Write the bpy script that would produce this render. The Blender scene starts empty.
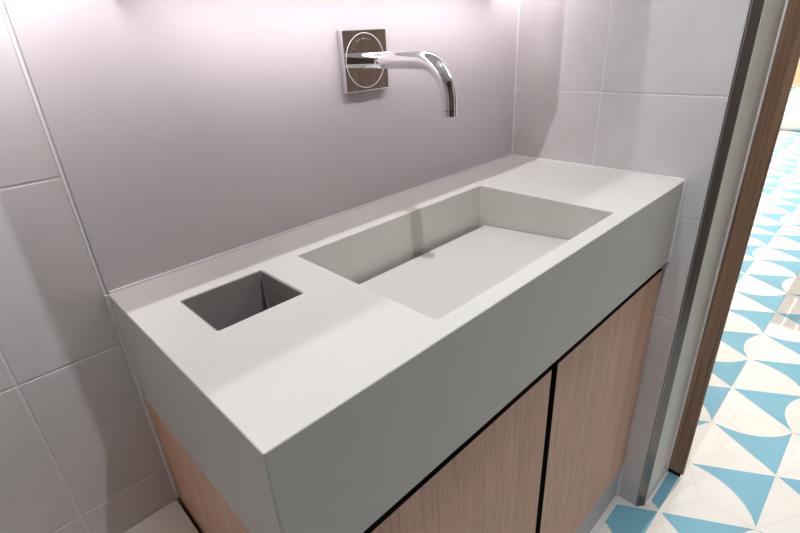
import bpy, bmesh, math, random
from mathutils import Vector, Matrix
random.seed(7)
S = bpy.context.scene
COL = S.collection
W, D, H = 0.92, 0.392, 0.88           # vanity width, depth, top height
SB = 0.7076                            # underside of the basin slab

# ------------------------------------------------------------------ materials
def lin(r, g, b):
    f = lambda c: (c/255/12.92) if c/255 <= .04045 else ((c/255+.055)/1.055)**2.4
    return (f(r), f(g), f(b), 1)

def mat(name, col, rough=.5, metal=0., spec=.5, var=0., scale=8., stretch=(1, 1, 1), col2=None, bump=0., bscale=60., aniso=0):
    m = bpy.data.materials.new(name); m.use_nodes = True
    nt = m.node_tree; b = nt.nodes['Principled BSDF']
    b.inputs['Base Color'].default_value = col
    b.inputs['Roughness'].default_value = rough
    b.inputs['Metallic'].default_value = metal
    b.inputs['Specular IOR Level'].default_value = spec
    tc = nt.nodes.new('ShaderNodeTexCoord'); mp = nt.nodes.new('ShaderNodeMapping')
    mp.inputs['Scale'].default_value = stretch
    nt.links.new(tc.outputs['Object'], mp.inputs['Vector'])
    if col2 is not None:
        n = nt.nodes.new('ShaderNodeTexNoise'); n.inputs['Scale'].default_value = scale
        n.inputs['Detail'].default_value = 6; n.inputs['Roughness'].default_value = .6
        r = nt.nodes.new('ShaderNodeValToRGB')
        r.color_ramp.elements[0].position = .32; r.color_ramp.elements[1].position = .68
        r.color_ramp.elements[0].color = col; r.color_ramp.elements[1].color = col2
        nt.links.new(mp.outputs[0], n.inputs['Vector']); nt.links.new(n.outputs['Fac'], r.inputs[0])
        nt.links.new(r.outputs[0], b.inputs['Base Color'])
    if bump:
        n2 = nt.nodes.new('ShaderNodeTexNoise'); n2.inputs['Scale'].default_value = bscale
        bp = nt.nodes.new('ShaderNodeBump'); bp.inputs['Strength'].default_value = bump
        bp.inputs['Distance'].default_value = .001
        nt.links.new(mp.outputs[0], n2.inputs['Vector']); nt.links.new(n2.outputs['Fac'], bp.inputs['Height'])
        nt.links.new(bp.outputs[0], b.inputs['Normal'])
    return m

def wood(name, a, b_, c, rough=.45, fine=520., axis=2):
    """straight vertical oak grain: broad tone bands plus fine pores"""
    m = bpy.data.materials.new(name); m.use_nodes = True
    nt = m.node_tree; bs = nt.nodes['Principled BSDF']; bs.inputs['Roughness'].default_value = rough
    bs.inputs['Specular IOR Level'].default_value = .35
    tc = nt.nodes.new('ShaderNodeTexCoord')
    def noise(scale, st, det):
        mp = nt.nodes.new('ShaderNodeMapping'); s = [scale]*3; s[axis] = scale*st
        mp.inputs['Scale'].default_value = s
        n = nt.nodes.new('ShaderNodeTexNoise'); n.inputs['Scale'].default_value = 1
        n.inputs['Detail'].default_value = det
        nt.links.new(tc.outputs['Object'], mp.inputs['Vector']); nt.links.new(mp.outputs[0], n.inputs['Vector'])
        return n
    n1 = noise(28, .045, 4); n2 = noise(fine, .022, 3)
    r1 = nt.nodes.new('ShaderNodeValToRGB'); r1.color_ramp.elements[0].position = .3; r1.color_ramp.elements[1].position = .7
    r1.color_ramp.elements[0].color = a; r1.color_ramp.elements[1].color = b_
    r2 = nt.nodes.new('ShaderNodeValToRGB'); r2.color_ramp.elements[0].position = .30; r2.color_ramp.elements[1].position = .52
    r2.color_ramp.elements[0].color = (1, 1, 1, 1); r2.color_ramp.elements[1].color = (0, 0, 0, 1)
    mx = nt.nodes.new('ShaderNodeMix'); mx.data_type = 'RGBA'
    nt.links.new(n1.outputs['Fac'], r1.inputs[0]); nt.links.new(n2.outputs['Fac'], r2.inputs[0])
    ml = nt.nodes.new('ShaderNodeMath'); ml.operation = 'MULTIPLY'; ml.inputs[1].default_value = .75
    nt.links.new(r2.outputs[0], ml.inputs[0]); nt.links.new(ml.outputs[0], mx.inputs[0])
    nt.links.new(r1.outputs[0], mx.inputs[6]); mx.inputs[7].default_value = c
    nt.links.new(mx.outputs[2], bs.inputs['Base Color'])
    return m

def emis(name, col, s):
    m = bpy.data.materials.new(name); m.use_nodes = True
    b = m.node_tree.nodes['Principled BSDF']
    b.inputs['Base Color'].default_value = (.8, .8, .8, 1)
    b.inputs['Emission Color'].default_value = col; b.inputs['Emission Strength'].default_value = s
    return m

M = {}
M['solid'] = mat('solid_surface', lin(204, 201, 195), .42, spec=.4, col2=lin(207, 204, 198), scale=5)
M['tile'] = mat('wall_tile', lin(197, 192, 191), .5, spec=.35, col2=lin(208, 204, 204), scale=7, bump=.06, bscale=25)
M['tilelight'] = mat('reveal_tile', lin(222, 219, 210), .45, spec=.4, col2=lin(226, 223, 215), scale=5)
M['grout'] = mat('grout', lin(218, 213, 213), .8, spec=.2)
M['panel'] = mat('panel', lin(196, 190, 192), .45, spec=.35, col2=lin(199, 193, 195), scale=3)
M['sealant'] = mat('sealant', lin(226, 222, 222), .4)
M['oak'] = wood('oak', lin(216, 170, 141), lin(229, 187, 158), lin(182, 136, 109))
M['walnut'] = wood('walnut', lin(134, 105, 84), lin(160, 129, 106), lin(96, 73, 58), fine=150)
M['darkwood'] = wood('panelling', lin(78, 62, 52), lin(94, 75, 64), lin(52, 40, 33), fine=90)
M['black'] = mat('black_recess', lin(22, 19, 18), .7, spec=.2)
M['plinth'] = mat('plinth', lin(196, 194, 195), .4)
M['chrome'] = mat('chrome', (.9, .9, .92, 1), .035, 1.)
M['etch'] = mat('etched', lin(225, 225, 225), .5, .2)
M['engrave'] = mat('engraved', lin(172, 168, 165), .5, .2)
M['steel'] = mat('brushed_steel', lin(112, 104, 100), .28, 1., stretch=(60, 60, .6), col2=lin(130, 121, 116), scale=6)
M['white'] = mat('white_paint', lin(222, 220, 216), .7, spec=.2)
M['greywall'] = mat('grey_wall', lin(150, 146, 146), .6, spec=.3)
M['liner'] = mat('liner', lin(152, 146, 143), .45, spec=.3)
M['floorw'] = mat('cement_white', lin(226, 221, 214), .55, spec=.3, col2=lin(232, 227, 221), scale=6)
M['floorb'] = mat('cement_blue', lin(112, 170, 192), .55, spec=.3, col2=lin(122, 178, 198), scale=6)
M['fgrout'] = mat('floor_grout', lin(212, 206, 200), .8, spec=.2)
M['ledge'] = mat('ledge_stone', lin(222, 215, 207), .5, spec=.3, col2=lin(227, 220, 212), scale=9)
M['mirror'] = mat('mirror', (.9, .9, .9, 1), .02, 1.)
M['tan'] = mat('tan_panel', lin(212, 190, 152), .6)
M['led'] = emis('led_strip', (1, .95, .98, 1), 3)
M['lens'] = emis('lamp_lens', (1, .98, .97, 1), 1.2)

# ------------------------------------------------------------------ helpers
class MB:
    def __init__(s): s.bm = bmesh.new()
    def box(s, x0, x1, y0, y1, z0, z1, mi=0, bev=0.):
        b = s.bm if not bev else bmesh.new()
        x0, x1 = min(x0, x1), max(x0, x1); y0, y1 = min(y0, y1), max(y0, y1); z0, z1 = min(z0, z1), max(z0, z1)
        v = [b.verts.new(p) for p in ((x0,y0,z0),(x1,y0,z0),(x1,y1,z0),(x0,y1,z0),(x0,y0,z1),(x1,y0,z1),(x1,y1,z1),(x0,y1,z1))]
        fs = [b.faces.new([v[i] for i in q]) for q in ((3,2,1,0),(4,5,6,7),(0,1,5,4),(1,2,6,5),(2,3,7,6),(3,0,4,7))]
        for f in fs: f.material_index = mi
        if bev:
            bmesh.ops.bevel(b, geom=b.edges[:], offset=bev, segments=2, profile=.5, affect='EDGES')
            for f in b.faces: f.material_index = mi
            t = bpy.data.meshes.new('t'); b.to_mesh(t); b.free(); s.bm.from_mesh(t); bpy.data.meshes.remove(t)
        return s
    def poly(s, pts, mi=0):
        f = s.bm.faces.new([s.bm.verts.new(p) for p in pts]); f.material_index = mi; return f
    def prism(s, prof, z0, z1, mi=0):
        """profile in xy, ccw, extruded in z"""
        a = [s.bm.verts.new((x, y, z0)) for x, y in prof]; b = [s.bm.verts.new((x, y, z1)) for x, y in prof]
        n = len(prof); fs = [s.bm.faces.new(a[::-1]), s.bm.faces.new(b)]
        for i in range(n): fs.append(s.bm.faces.new((a[i], a[(i+1) % n], b[(i+1) % n], b[i])))
        for f in fs: f.material_index = mi
        return s
    def sweep(s, path, rad, n=32, mi=0, cap=True, closed=False, ref=Vector((1, 0, 0))):
        rings = []
        P = [Vector(p) for p in path]
        for i, p in enumerate(P):
            if closed: t = (P[(i+1) % len(P)]-P[i-1])
            else: t = P[min(i+1, len(P)-1)]-P[max(i-1, 0)]
            t.normalize(); a = (ref-t*ref.dot(t)).normalized(); b = t.cross(a)
            r = rad[i] if isinstance(rad, (list, tuple)) else rad
            rings.append([s.bm.verts.new(p+a*r*math.cos(2*math.pi*k/n)+b*r*math.sin(2*math.pi*k/n)) for k in range(n)])
        L = len(rings)
        for i in range(L if closed else L-1):
            A, B = rings[i], rings[(i+1) % L]
            for k in range(n):
                f = s.bm.faces.new((A[k], A[(k+1) % n], B[(k+1) % n], B[k])); f.smooth = True; f.material_index = mi
        if cap and not closed:
            
            for f in (s.bm.faces.new(rings[0][::-1]), s.bm.faces.new(rings[-1])):
                f.material_index = mi
                for e in f.edges: e.smooth = False
        return s
    def build(s, name, mats, parent=None, bevel=0., seg=2, fix=True):
        if fix: bmesh.ops.recalc_face_normals(s.bm, faces=s.bm.faces[:])
        me = bpy.data.meshes.new(name); s.bm.to_mesh(me); s.bm.free()
        for m in (mats if isinstance(mats, (list, tuple)) else [mats]): me.materials.append(M[m])
        o = bpy.data.objects.new(name, me); COL.objects.link(o)
        if parent: o.parent = parent; o.matrix_parent_inverse = parent_inv(parent)
        if bevel:
            b = o.modifiers.new('bevel', 'BEVEL'); b.width = bevel; b.segments = seg; b.limit_method = 'ANGLE'; b.angle_limit = .6
        return o
def parent_inv(p):
    return p.matrix_basis.inverted() if p.parent is None else Matrix.Identity(4)   # parts keep world coordinates
def tag(o, label, cat, group=None):
    o['label'] = label; o['category'] = cat
    if group: o['group'] = group
    return o
def thing(name, loc, label, cat, group=None):
    o = bpy.data.objects.new(name, None); COL.objects.link(o); o.location = loc; o.empty_display_size = .05
    return tag(o, label, cat, group)
def struct(o): o['kind'] = 'structure'; return o

# ------------------------------------------------------------------ tiled walls
JZ = [.115+.23*k for k in range(-1, 11)]     # horizontal joints
G = .0013                                    # half a joint
def zrows(z0, z1):
    r = []
    for a, b in zip(JZ[:-1], JZ[1:]):
        lo, hi = max(a, z0), min(b, z1)
        if hi-lo > .01: r.append((lo+(G if lo == a else 0), hi-(G if hi == b else 0)))
    return r
CZ = 2.20
# back wall: tiled left of the panel
struct(MB().box(-.0015, .93, .0017, .2, 0, CZ).build('wall_back', 'grout'))
m = MB(); m.box(-1.3, -.0015, .0007, .2, 0, CZ, 0)
for z0, z1 in zrows(0, CZ):
    xs = [-.0045-.1173-.23*k for k in range(0, 6)]
    edges = [-.0015]+[-.1218-.23*k for k in range(6)]
    for a, b in zip(edges[:-1], edges[1:]):
        m.box(max(b, -1.2)+G, a-G, 0, .004, z0, z1, 1, .0007)
struct(m.build('wall_tiled', ['grout', 'tile']))
# right wall stub with the door reveal
RY = -.45
m = MB(); m.box(W+.0007, 1.135, .2, -.436, 0, CZ, 0); m.box(.937, 1.135, -.436, RY+.0007, 0, CZ, 0)
for z0, z1 in zrows(0, CZ):
    for a, b in ((-.001, -.205), (-.205, -.4330)):
        m.box(W, W+.004, b+G, a-G, z0, z1, 1, .0007)
    m.box(.9385, 1.0865, RY, RY+.004, z0, z1, 2, .0007)
struct(m.build('wall_right', ['grout', 'tile', 'tilelight']))
# metal corner profile: chamfered stainless edge with two thin lips
prof = [(W-.0006, -.4330), (W-.0006, -.4345), (.9368, -.4490), (.9383, -.4492), (.9383, -.4460), (.930, -.438), (W+.004, -.4330)]
o = struct(MB().prism(prof, .002, CZ-.05).build('trim_1', 'steel', bevel=.0006))
# sealant runs
def bead(n, x0, x1, y0, y1, z0, z1, bv=.001):
    return struct(MB().box(x0, x1, y0, y1, z0, z1, 0, bv).build('trim_%d' % n, 'sealant'))
bead(2, .002, W-.001, -.0035, .0005, H-.001, H+.0032)
bead(3, W-.0035, W+.0005, -D, -.003, H-.001, H+.003)
bead(4, W-.003, W+.0005, -D-.0035, -D+.004, SB, H-.001)
bead(5, -.0045, .0008, -.0035, .0008, .505, H)
bead(6, W-.005, W+.0005, -.387, -.380, .004, .117)
bead(7, .03, W, -.396, -.3815, 0, .0035)
bead(8, W-.006, W+.001, -.436, -.388, 0, .002)
bead(9, .941, 1.09, -.457, -.4495, 0, .003)
bead(10, 1.0868, 1.0925, -.4535, -.4485, .003, CZ-.02)
bead(11, -.0042, -.0018, -.0008, .0012, H, CZ-.02, .0005)

bead(12, W-.0028, W+.0004, -.0028, .0004, H+.003, CZ-.02, .0006)
# splash panel above the basin
p = MB().box(.0008, W-.0008, -.0004, .0015, H+.0005, 1.9, 0).build('splash_panel', 'panel')
tag(p, 'large plain pinkish-grey wall panel rising behind the basin and tap', 'wall panel')

# ------------------------------------------------------------------ hexagonal cement floor
m = MB(); FX0, FX1, FY0, FY1 = -1.3, 11.4, -3.2, 3.2
m.poly([(FX0, FY0, 0), (FX1, FY0, 0), (FX1, FY1, 0), (FX0, FY1, 0)], 0)
A = .127; CX, CY = 1.167, -.611; DX, DY = A*math.sqrt(3), A*1.5
ZB, ZG = .0004, .0002
for r in range(-17, 14):
    for k in range(-13, 52):
        odd = r % 2
        cx, cy = CX+DX*k+(DX/2 if odd else 0), CY-DY*r
        if not (FX0+.15 < cx < FX1-.15 and FY0+.15 < cy < FY1-.15): continue
        vs = [Vector((cx+A*math.sin(i*math.pi/3), cy+A*math.cos(i*math.pi/3), 0)) for i in range(6)]
        c = Vector((cx, cy, 0))
        # thin joints: three edges per hexagon
        for i in range(3):
            a, b = vs[i], vs[i+1]; n = (b-a).normalized(); n = Vector((-n.y, n.x, 0))*.0006
            m.poly([(q.x, q.y, ZG) for q in (a-n, b-n, b+n, a+n)], 2)
        ci = (k-(1 if odd else 0)) % 3                  # which side is the arc
        order = {0: (4, 0, 2), 1: (0, 2, 4), 2: (2, 4, 0)}[ci]
        P = [c+(vs[j]-c)*.965 for j in order]           # arc runs P0 -> P1
        a, b = P[0], P[1]; mid = (a+b)/2; inw = (c-mid).normalized(); Lh = (b-a).length/2
        sag = .036; Rr = (Lh*Lh+sag*sag)/(2*sag); cen = mid+inw*(sag-Rr)
        th = math.asin(Lh/Rr); e1 = (b-a).normalized(); N = 12
        arc = [cen+inw*Rr*math.cos(t)+e1*Rr*math.sin(t) for t in [-th+2*th*i/N for i in range(N+1)]]
        # fan from the far corner keeps the concave shape clean
        for i in range(N):
            m.poly([(q.x, q.y, ZB) for q in (P[2], arc[i], arc[i+1])], 1)
fl = m.build('floor', ['floorw', 'floorb', 'fgrout'], fix=False)
for f in fl.data.polygons: pass
bm = bmesh.new(); bm.from_mesh(fl.data)
for f in bm.faces:
    f.normal_update()
    if f.normal.z < 0: f.normal_flip()
bm.to_mesh(fl.data); bm.free(); struct(fl)

# ------------------------------------------------------------------ rest of the rooms
cz = MB()
cz.box(-1.3, 1.135, -1.8, .2, CZ, CZ+.1)
cz.box(1.135, 11.4, -3.2, 3.2, CZ+.2, CZ+.3)
struct(cz.build('ceiling', 'white'))
struct(MB().box(-1.3, -1.2, -1.8, .0015, 0, CZ).build('wall_left', 'greywall'))
struct(MB().box(-1.3, 1.135, -1.8, -1.7, 0, CZ).build('wall_front', 'darkwood'))
m = MB(); m.box(W, 1.135, -1.8, -1.42, 0, CZ); m.box(W, 1.135, -1.42, -.4915, 2.15, CZ+.2)
struct(m.build('wall_side', 'white'))
struct(MB().box(1.14, 2.0, -1.40, -1.36, .008, 2.12, 0, .002).build('door_2', 'darkwood'))
m = MB(); m.box(1.135, 11.4, 3.2, 3.3, 0, CZ+.2); m.box(1.135, 11.4, -3.3, -3.2, 0, CZ+.2); m.box(1.035, 1.135, .2, 3.2, 0, CZ+.2); m.box(1.035, 1.135, -3.2, -1.8, 0, CZ+.2)
struct(m.build('wall_hall', 'white'))
struct(MB().box(11.3, 11.5, -3.2, 3.2, 0, CZ+.2).build('wall_far', 'tan'))
# white low kerb far across the hall
k = MB().box(6.65, 7.0, -1.2, 2.6, 0, .165, 0, .03).build('low_kerb', 'white')
tag(k, 'low white kerb across the patterned floor of the far room', 'kerb')
# wooden door jamb at the end of the reveal
j = bpy.data.objects.new('door_1', None); COL.objects.link(j); j.location = (1.115, -.47, 0); j['kind'] = 'structure'
MB().box(1.0945, 1.104, -.4905, -.4505, .013, CZ-.02, 0, .001).build('jamb', 'walnut', j)
MB().box(1.0955, 1.103, -.484, -.4505, 0, .0135).build('jamb_foot', 'black', j)

# ledge left of the cabinet
l = MB().box(-1.2, -.0055, -.21, -.0005, 0, .504, 0, .0012).build('wall_ledge', 'ledge')
tag(l, 'low beige stone ledge along the tiled wall at the left of the wooden cabinet', 'ledge')

# ------------------------------------------------------------------ washbasin
wb = thing('washbasin', (W/2, -D/2, SB), 'long pale grey solid-surface washbasin slab with rectangular bowl and square hole', 'washbasin')
xs = [0.0, .056, .170, .2298, .668, W-.0005]; ys = [-.0005, -.093, -.198, -.365, -D]
bm = bmesh.new(); cache = {}
def V(x, y, z):
    key = (round(x, 5), round(y, 5), round(z, 5))
    if key not in cache: cache[key] = bm.verts.new((x, y, z))
    return cache[key]
def F(*p):
    try: bm.faces.new([V(*q) for q in p])
    except ValueError: pass
holes = {(1, 1): SB, (3, 1): .757, (3, 2): .757}
for i in range(5):
    for jx in range(4):
        x0, x1, y0, y1 = xs[i], xs[i+1], ys[jx], ys[jx+1]
        z = holes.get((i, jx), H)
        if (i, jx) == (1, 1): pass
        else: F((x0, y0, z), (x1, y0, z), (x1, y1, z), (x0, y1, z))
        if (i, jx) != (1, 1): F((x0, y0, SB), (x1, y0, SB), (x1, y1, SB), (x0, y1, SB))
        if z < H:
            for (di, dj), (p, q) in {(-1, 0): ((x0, y0), (x0, y1)), (1, 0): ((x1, y0), (x1, y1)), (0, -1): ((x0, y0), (x1, y0)), (0, 1): ((x0, y1), (x1, y1))}.items():
                if (i+di, jx+dj) not in holes:
                    F((*p, H), (*q, H), (*q, z), (*p, z))
for i in range(5):
    for y in (ys[0], ys[-1]): F((xs[i], y, H), (xs[i+1], y, H), (xs[i+1], y, SB), (xs[i], y, SB))
for jx in range(4):
    for x in (xs[0], xs[-1]): F((x, ys[jx], H), (x, ys[jx+1], H), (x, ys[jx+1], SB), (x, ys[jx], SB))
mbx = MB(); mbx.bm.free(); mbx.bm = bm
# round the small hole's upright corners
ee = [e for e in bm.edges if abs(e.verts[0].co.x-e.verts[1].co.x) < 1e-6 and abs(e.verts[0].co.y-e.verts[1].co.y) < 1e-6
      and min(v.co.z for v in e.verts) < .71 and max(v.co.z for v in e.verts) > .87 and .05 < e.verts[0].co.x < .18]
bmesh.ops.recalc_face_normals(bm, faces=bm.faces[:])
bmesh.ops.bevel(bm, geom=ee, offset=.005, segments=4, profile=.5, affect='EDGES')
body = mbx.build('basin_body', 'solid', wb, bevel=.0016, seg=3)
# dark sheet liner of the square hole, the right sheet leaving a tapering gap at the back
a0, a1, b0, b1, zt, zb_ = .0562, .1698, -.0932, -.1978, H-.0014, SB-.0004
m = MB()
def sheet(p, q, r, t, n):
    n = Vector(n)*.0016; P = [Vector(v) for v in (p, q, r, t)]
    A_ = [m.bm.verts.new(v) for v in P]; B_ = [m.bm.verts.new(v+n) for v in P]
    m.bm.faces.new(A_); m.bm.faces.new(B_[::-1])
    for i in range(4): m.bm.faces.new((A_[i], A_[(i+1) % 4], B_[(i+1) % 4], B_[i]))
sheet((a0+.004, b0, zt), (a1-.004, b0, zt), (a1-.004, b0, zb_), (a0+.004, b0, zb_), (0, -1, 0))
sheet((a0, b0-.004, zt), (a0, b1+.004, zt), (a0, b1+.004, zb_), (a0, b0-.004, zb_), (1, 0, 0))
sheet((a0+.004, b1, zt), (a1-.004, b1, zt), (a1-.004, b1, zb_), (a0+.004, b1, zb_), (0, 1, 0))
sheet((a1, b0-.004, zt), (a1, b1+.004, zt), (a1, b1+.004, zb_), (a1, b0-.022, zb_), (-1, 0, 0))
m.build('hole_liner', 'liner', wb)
# sloping loose floor of the bowl, leaving a drain slot along the back
x0, x1 = .2315, .6665; yb, yf = -.108, -.3635; zb, zf = .7985, .818
m = MB()
lo = [m.bm.verts.new(p) for p in ((x0, yb, zb-.012), (x1, yb, zb-.012), (x1, yf, zf-.012), (x0, yf, zf-.012))]
hi = [m.bm.verts.new(p) for p in ((x0, yb, zb), (x1, yb, zb), (x1, yf, zf), (x0, yf, zf))]
m.bm.faces.new(lo[::-1]); m.bm.faces.new(hi)
for i in range(4): m.bm.faces.new((lo[i], lo[(i+1) % 4], hi[(i+1) % 4], hi[i]))
m.build('bowl_floor', 'solid', wb, bevel=.001)
for xx in (.30, .60): MB().box(xx, xx+.03, -.20, -.34, .757, .795).build('bowl_floor_support', 'solid', wb)

# ------------------------------------------------------------------ cabinet
cb = thing('vanity_cabinet', (W/2, -.2, 0), 'oak-fronted two-door cabinet carrying the washbasin, with grey plinth', 'cabinet')
DT, DB, DF = .6875, .1155, -.3855
m = MB(); m.box(.019, W-.003, -.002, -.3655, .05, SB-.0008); m.build('carcass', 'black', cb)
m = MB(); m.box(0, .018, -.004, -DF*-1, 0.001, SB-.0006)
m.build('side_panel', 'oak', cb, bevel=.0006)
for a, b in ((.0195, .4655), (.4845, W-.0035)):
    m = MB(); m.box(a, b, DF, -.3665, DB, DT)
    m.bm.faces.ensure_lookup_table()
    for f in m.bm.faces:
        f.normal_update()
        if abs(f.normal.y) < .5: f.material_index = 1      # dark edging
    m.build('door', ['oak', 'black'], cb)
MB().box(.019, W-.003, -.3815, -.3655, .0005, .1135).build('plinth', 'plinth', cb, bevel=.0006)

# ------------------------------------------------------------------ tap
TX, TZ = .461, 1.1272
tp = thing('mounted_tap', (TX, 0, TZ), 'curved chrome spout tap on a square wall plate above the bowl', 'tap')
PY = -.0125
pl = MB().box(.4150, .5080, PY, -.0004, 1.0805, 1.1735, 0, .0012).build('wall_plate', 'chrome', tp)
ring = [(TX-.0018+.0412*math.cos(t), PY-.0001, TZ+.0412*math.sin(t)) for t in [2*math.pi*i/96 for i in range(96)]]
MB().sweep(ring, .0006, 8, closed=True, ref=Vector((0, 1, 0))).build('ring', 'etch', pl)
m = MB()
for a, h, wd in ((152, .0036, .0008), (143, .0034, .0008), (133, .0034, .0008), (118, .0022, .002), (108, .0038, .0008), (98, .0022, .002), (90, .0038, .0009), (80, .0018, .0022), (70, .0022, .0018)):
    t = math.radians(a); r = .033
    cx, cz_ = TX-.0018+r*math.cos(t), TZ+r*math.sin(t)
    u = Vector((math.cos(t), 0, math.sin(t))); v = Vector((-math.sin(t), 0, math.cos(t)))
    c = Vector((cx, PY-.0003, cz_))
    f = [c+u*sx*h*.4+v*sy*wd*.36 for sx, sy in ((-1, -1), (1, -1), (1, 1), (-1, 1))]
    bk = [q+Vector((0, .0004, 0)) for q in f]
    vf = [m.bm.verts.new(q) for q in f]; vb = [m.bm.verts.new(q) for q in bk]
    m.bm.faces.new(vf); m.bm.faces.new(vb[::-1])
    for i in range(4): m.bm.faces.new((vf[i], vf[(i+1) % 4], vb[(i+1) % 4], vb[i]))
m.build('engraving', 'engrave', pl)
R_, YE, ZE = .055, -.189, 1.059
path = [(TX, y, TZ) for y in (PY+.002, -.05, -.09, YE+R_)]
path += [(TX, YE+R_-R_*math.sin(t), TZ-R_+R_*math.cos(t)) for t in [math.pi/2*i/24 for i in range(1, 25)]]
path += [(TX, YE, TZ-R_-.005), (TX, YE, ZE)]
sp = MB().sweep(path, .0125, 48).build('spout', 'chrome', tp)
MB().sweep([(TX, YE, ZE-.0006), (TX, YE, 1.051)], [.0126, .0126], 48).build('aerator', 'chrome', sp)

# ------------------------------------------------------------------ above the frame: mirror cabinet, added shade board, real and added lamps
MX0, MX1, MZ0, MY = .1006, .8170, 1.22, -.1855
mc = thing('mirror_cabinet', ((MX0+MX1)/2, 0, MZ0), 'mirror-fronted wall cabinet above the tap with light strip below', 'cabinet')
MB().box(MX0, MX1, -.0006, MY+.005, MZ0, 1.70).build('body', 'white', mc)
MB().box(MX0, MX1, MY+.0048, MY, MZ0, 1.70).build('mirror_door', 'mirror', mc)
MB().box(MX0+.02, MX1-.02, -.085, -.105, MZ0-.0012, MZ0+.002).build('light_strip', 'led', mc)
MB().box(MX0-.0012, MX0+.002, -.035, -.055, MZ0+.02, 1.69).build('light_strip', 'led', mc)
MB().box(MX1-.002, MX1+.0012, -.035, -.055, MZ0+.02, 1.69).build('light_strip', 'led', mc)
sh = MB().box(-1.2, W-.001, -.0006, -.25, 1.75, 1.775, 0, .001).build('overhead_shelf', 'white')  # invented board, cuts the back spot's light to a straight shadow edge
tag(sh, 'long white shelf on the back wall above the mirror cabinet', 'shelf')

def downlight(x, y, z, label):
    t = thing('downlight', (x, y, z), label, 'ceiling light', 'recessed ceiling spots')
    n = 40
    prof = [(x+.045*math.cos(2*math.pi*i/n), y+.045*math.sin(2*math.pi*i/n), z-.003) for i in range(n)]
    MB().sweep(prof, .004, 10, closed=True, ref=Vector((0, 0, 1))).build('ring', 'steel', t)
    MB().prism([(x+.041*math.cos(2*math.pi*i/n), y+.041*math.sin(2*math.pi*i/n)) for i in range(n)], z-.002, z-.0003).build('lens', 'lens', t)
    return t
def lamp(kind, name, loc, power, col=(1, 1, 1), size=.02, rot=(0, 0, 0), **kw):
    d = bpy.data.lights.new(name, kind); d.energy = power; d.color = col
    if kind == 'AREA':
        d.shape = 'RECTANGLE'; d.size = size; d.size_y = kw.get('sy', size)
        if 'spread' in kw: d.spread = kw['spread']
    else: d.shadow_soft_size = size
    if kind == 'SPOT': d.spot_size = kw.get('cone', 2.6); d.spot_blend = kw.get('blend', .4)
    o = bpy.data.objects.new(name, d); COL.objects.link(o); o.location = loc; o.rotation_euler = rot
    return o
LA = (.385, -.502, 2.18); LB = (.45, -.231, 2.18)
downlight(LA[0], LA[1], CZ, 'small round recessed spot in front of the basin')
downlight(LB[0], LB[1], CZ, 'small round recessed spot close to the back wall')
lamp('SPOT', 'spot_basin', LA, 40, (.925, .955, 1), .008)
lamp('SPOT', 'spot_shelf', LB, 19, (.86, .935, 1), .005)  # added lamp, stands in for light thrown back by the mirror
PK = (1, .925, .97)
LC = (-.8, -.502, 2.18)
downlight(LC[0], LC[1], CZ, 'small round recessed spot above the stone ledge left of the cabinet')
lamp('SPOT', 'spot_ledge', LC, 8, (1, .985, .98), .012)  # unseen lamp added to lift the dim left side
lamp('AREA', 'strip_light', ((MX0+MX1)/2, -.095, MZ0-.004), .95, PK, MX1-MX0-.02, sy=.016, rot=(math.radians(48), 0, 0))
for sx, xx in ((-1, MX0-.004), (1, MX1+.004)):
    o = lamp('AREA', 'side_strip_light', (xx, -.045, MZ0+.22), (4.6 if sx < 0 else 2.8), PK, .016, sy=.42)
    o.rotation_euler = Vector((sx*.75, .66, -.1)).to_track_quat('-Z', 'Z').to_euler()
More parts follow.
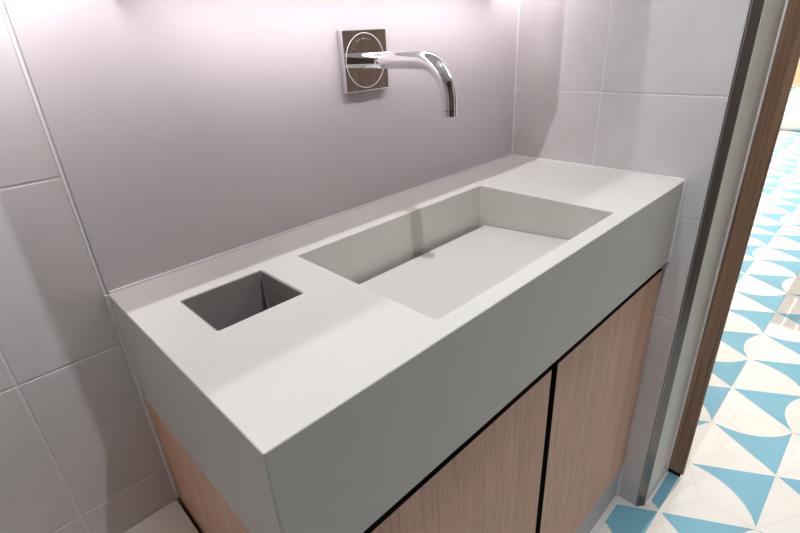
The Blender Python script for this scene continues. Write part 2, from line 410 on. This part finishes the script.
# bright hall
downlight(3.2, -.64, CZ+.2, 'round recessed spot over the slatted bench')
lamp('SPOT', 'hall_spot', (3.2, -.64, 2.36), 165, (1, .97, .93), .02, cone=2.9)
for i, (x, y) in enumerate(((1.75, -.95), (5.2, .2), (9.0, .9))):
    lamp('AREA', 'hall_panel', (x, y, CZ+.17), (6, 66, 130)[i], (1, .98, .95), .9)  # first panel is added, placed to brighten the door reveal
    t = thing('hall_ceiling_light', (x, y, CZ+.2), ['square ceiling panel nearest the doorway in the hall', 'square ceiling panel midway along the hall', 'square ceiling panel at the far end of the hall'][i], 'ceiling light')
    MB().box(x-.46, x+.46, y-.46, y+.46, CZ+.185, CZ+.1995).build('diffuser', 'lens', t)
# slatted bench just right of the frame (its shadow lies on the patterned floor)
bn = thing('slatted_bench', (2.9, -.75, 0), 'pale slatted wooden bench standing on the patterned floor of the hall', 'bench')
for i in range(13):
    y = -.51-.037*i
    MB().box(2.36, 3.6, y, y-.031, .43, .455, 0, .002).build('slat', 'tan', bn)
for x in (2.6, 3.3): MB().box(x, x+.05, -.52, -.98, .395, .43, 0, .002).build('rail', 'tan', bn)
for x in (2.6, 3.3):
    for y in (-.80, -.95): MB().box(x, x+.05, y, y-.04, 0, .395, 0, .002).build('leg', 'tan', bn)

# ------------------------------------------------------------------ world, camera, view
w = bpy.data.worlds.new('world'); S.world = w; w.use_nodes = True
w.node_tree.nodes['Background'].inputs[0].default_value = (.9, .92, 1, 1)
w.node_tree.nodes['Background'].inputs[1].default_value = .15
cam = bpy.data.cameras.new('camera'); cam.sensor_width = 36; cam.lens = 483.7947*36/800; cam.clip_start = .02; cam.clip_end = 60
co = bpy.data.objects.new('camera', cam); COL.objects.link(co)
Rw = Matrix(((0.7119067395329118, -0.700284930750374, -0.05281865173934958), (0.33632778968121757, 0.2739505278245491, 0.901018715783861), (-0.616500131464516, -0.6592056766052572, 0.4305525099632328)))
co.matrix_world = Matrix.Translation((-0.1043, -0.6682, 1.1616)) @ Rw.transposed().to_4x4()
S.camera = co
S.view_settings.view_transform = 'Standard'; S.view_settings.look = 'None'
S.view_settings.gamma = 1; S.view_settings.use_curve_mapping = False
S.view_settings.exposure = 0.0
S.cycles.use_denoising = True
S.cycles.max_bounces = 8; S.cycles.diffuse_bounces = 5; S.cycles.caustics_reflective = False; S.cycles.caustics_refractive = False
S.cycles.sample_clamp_indirect = 6
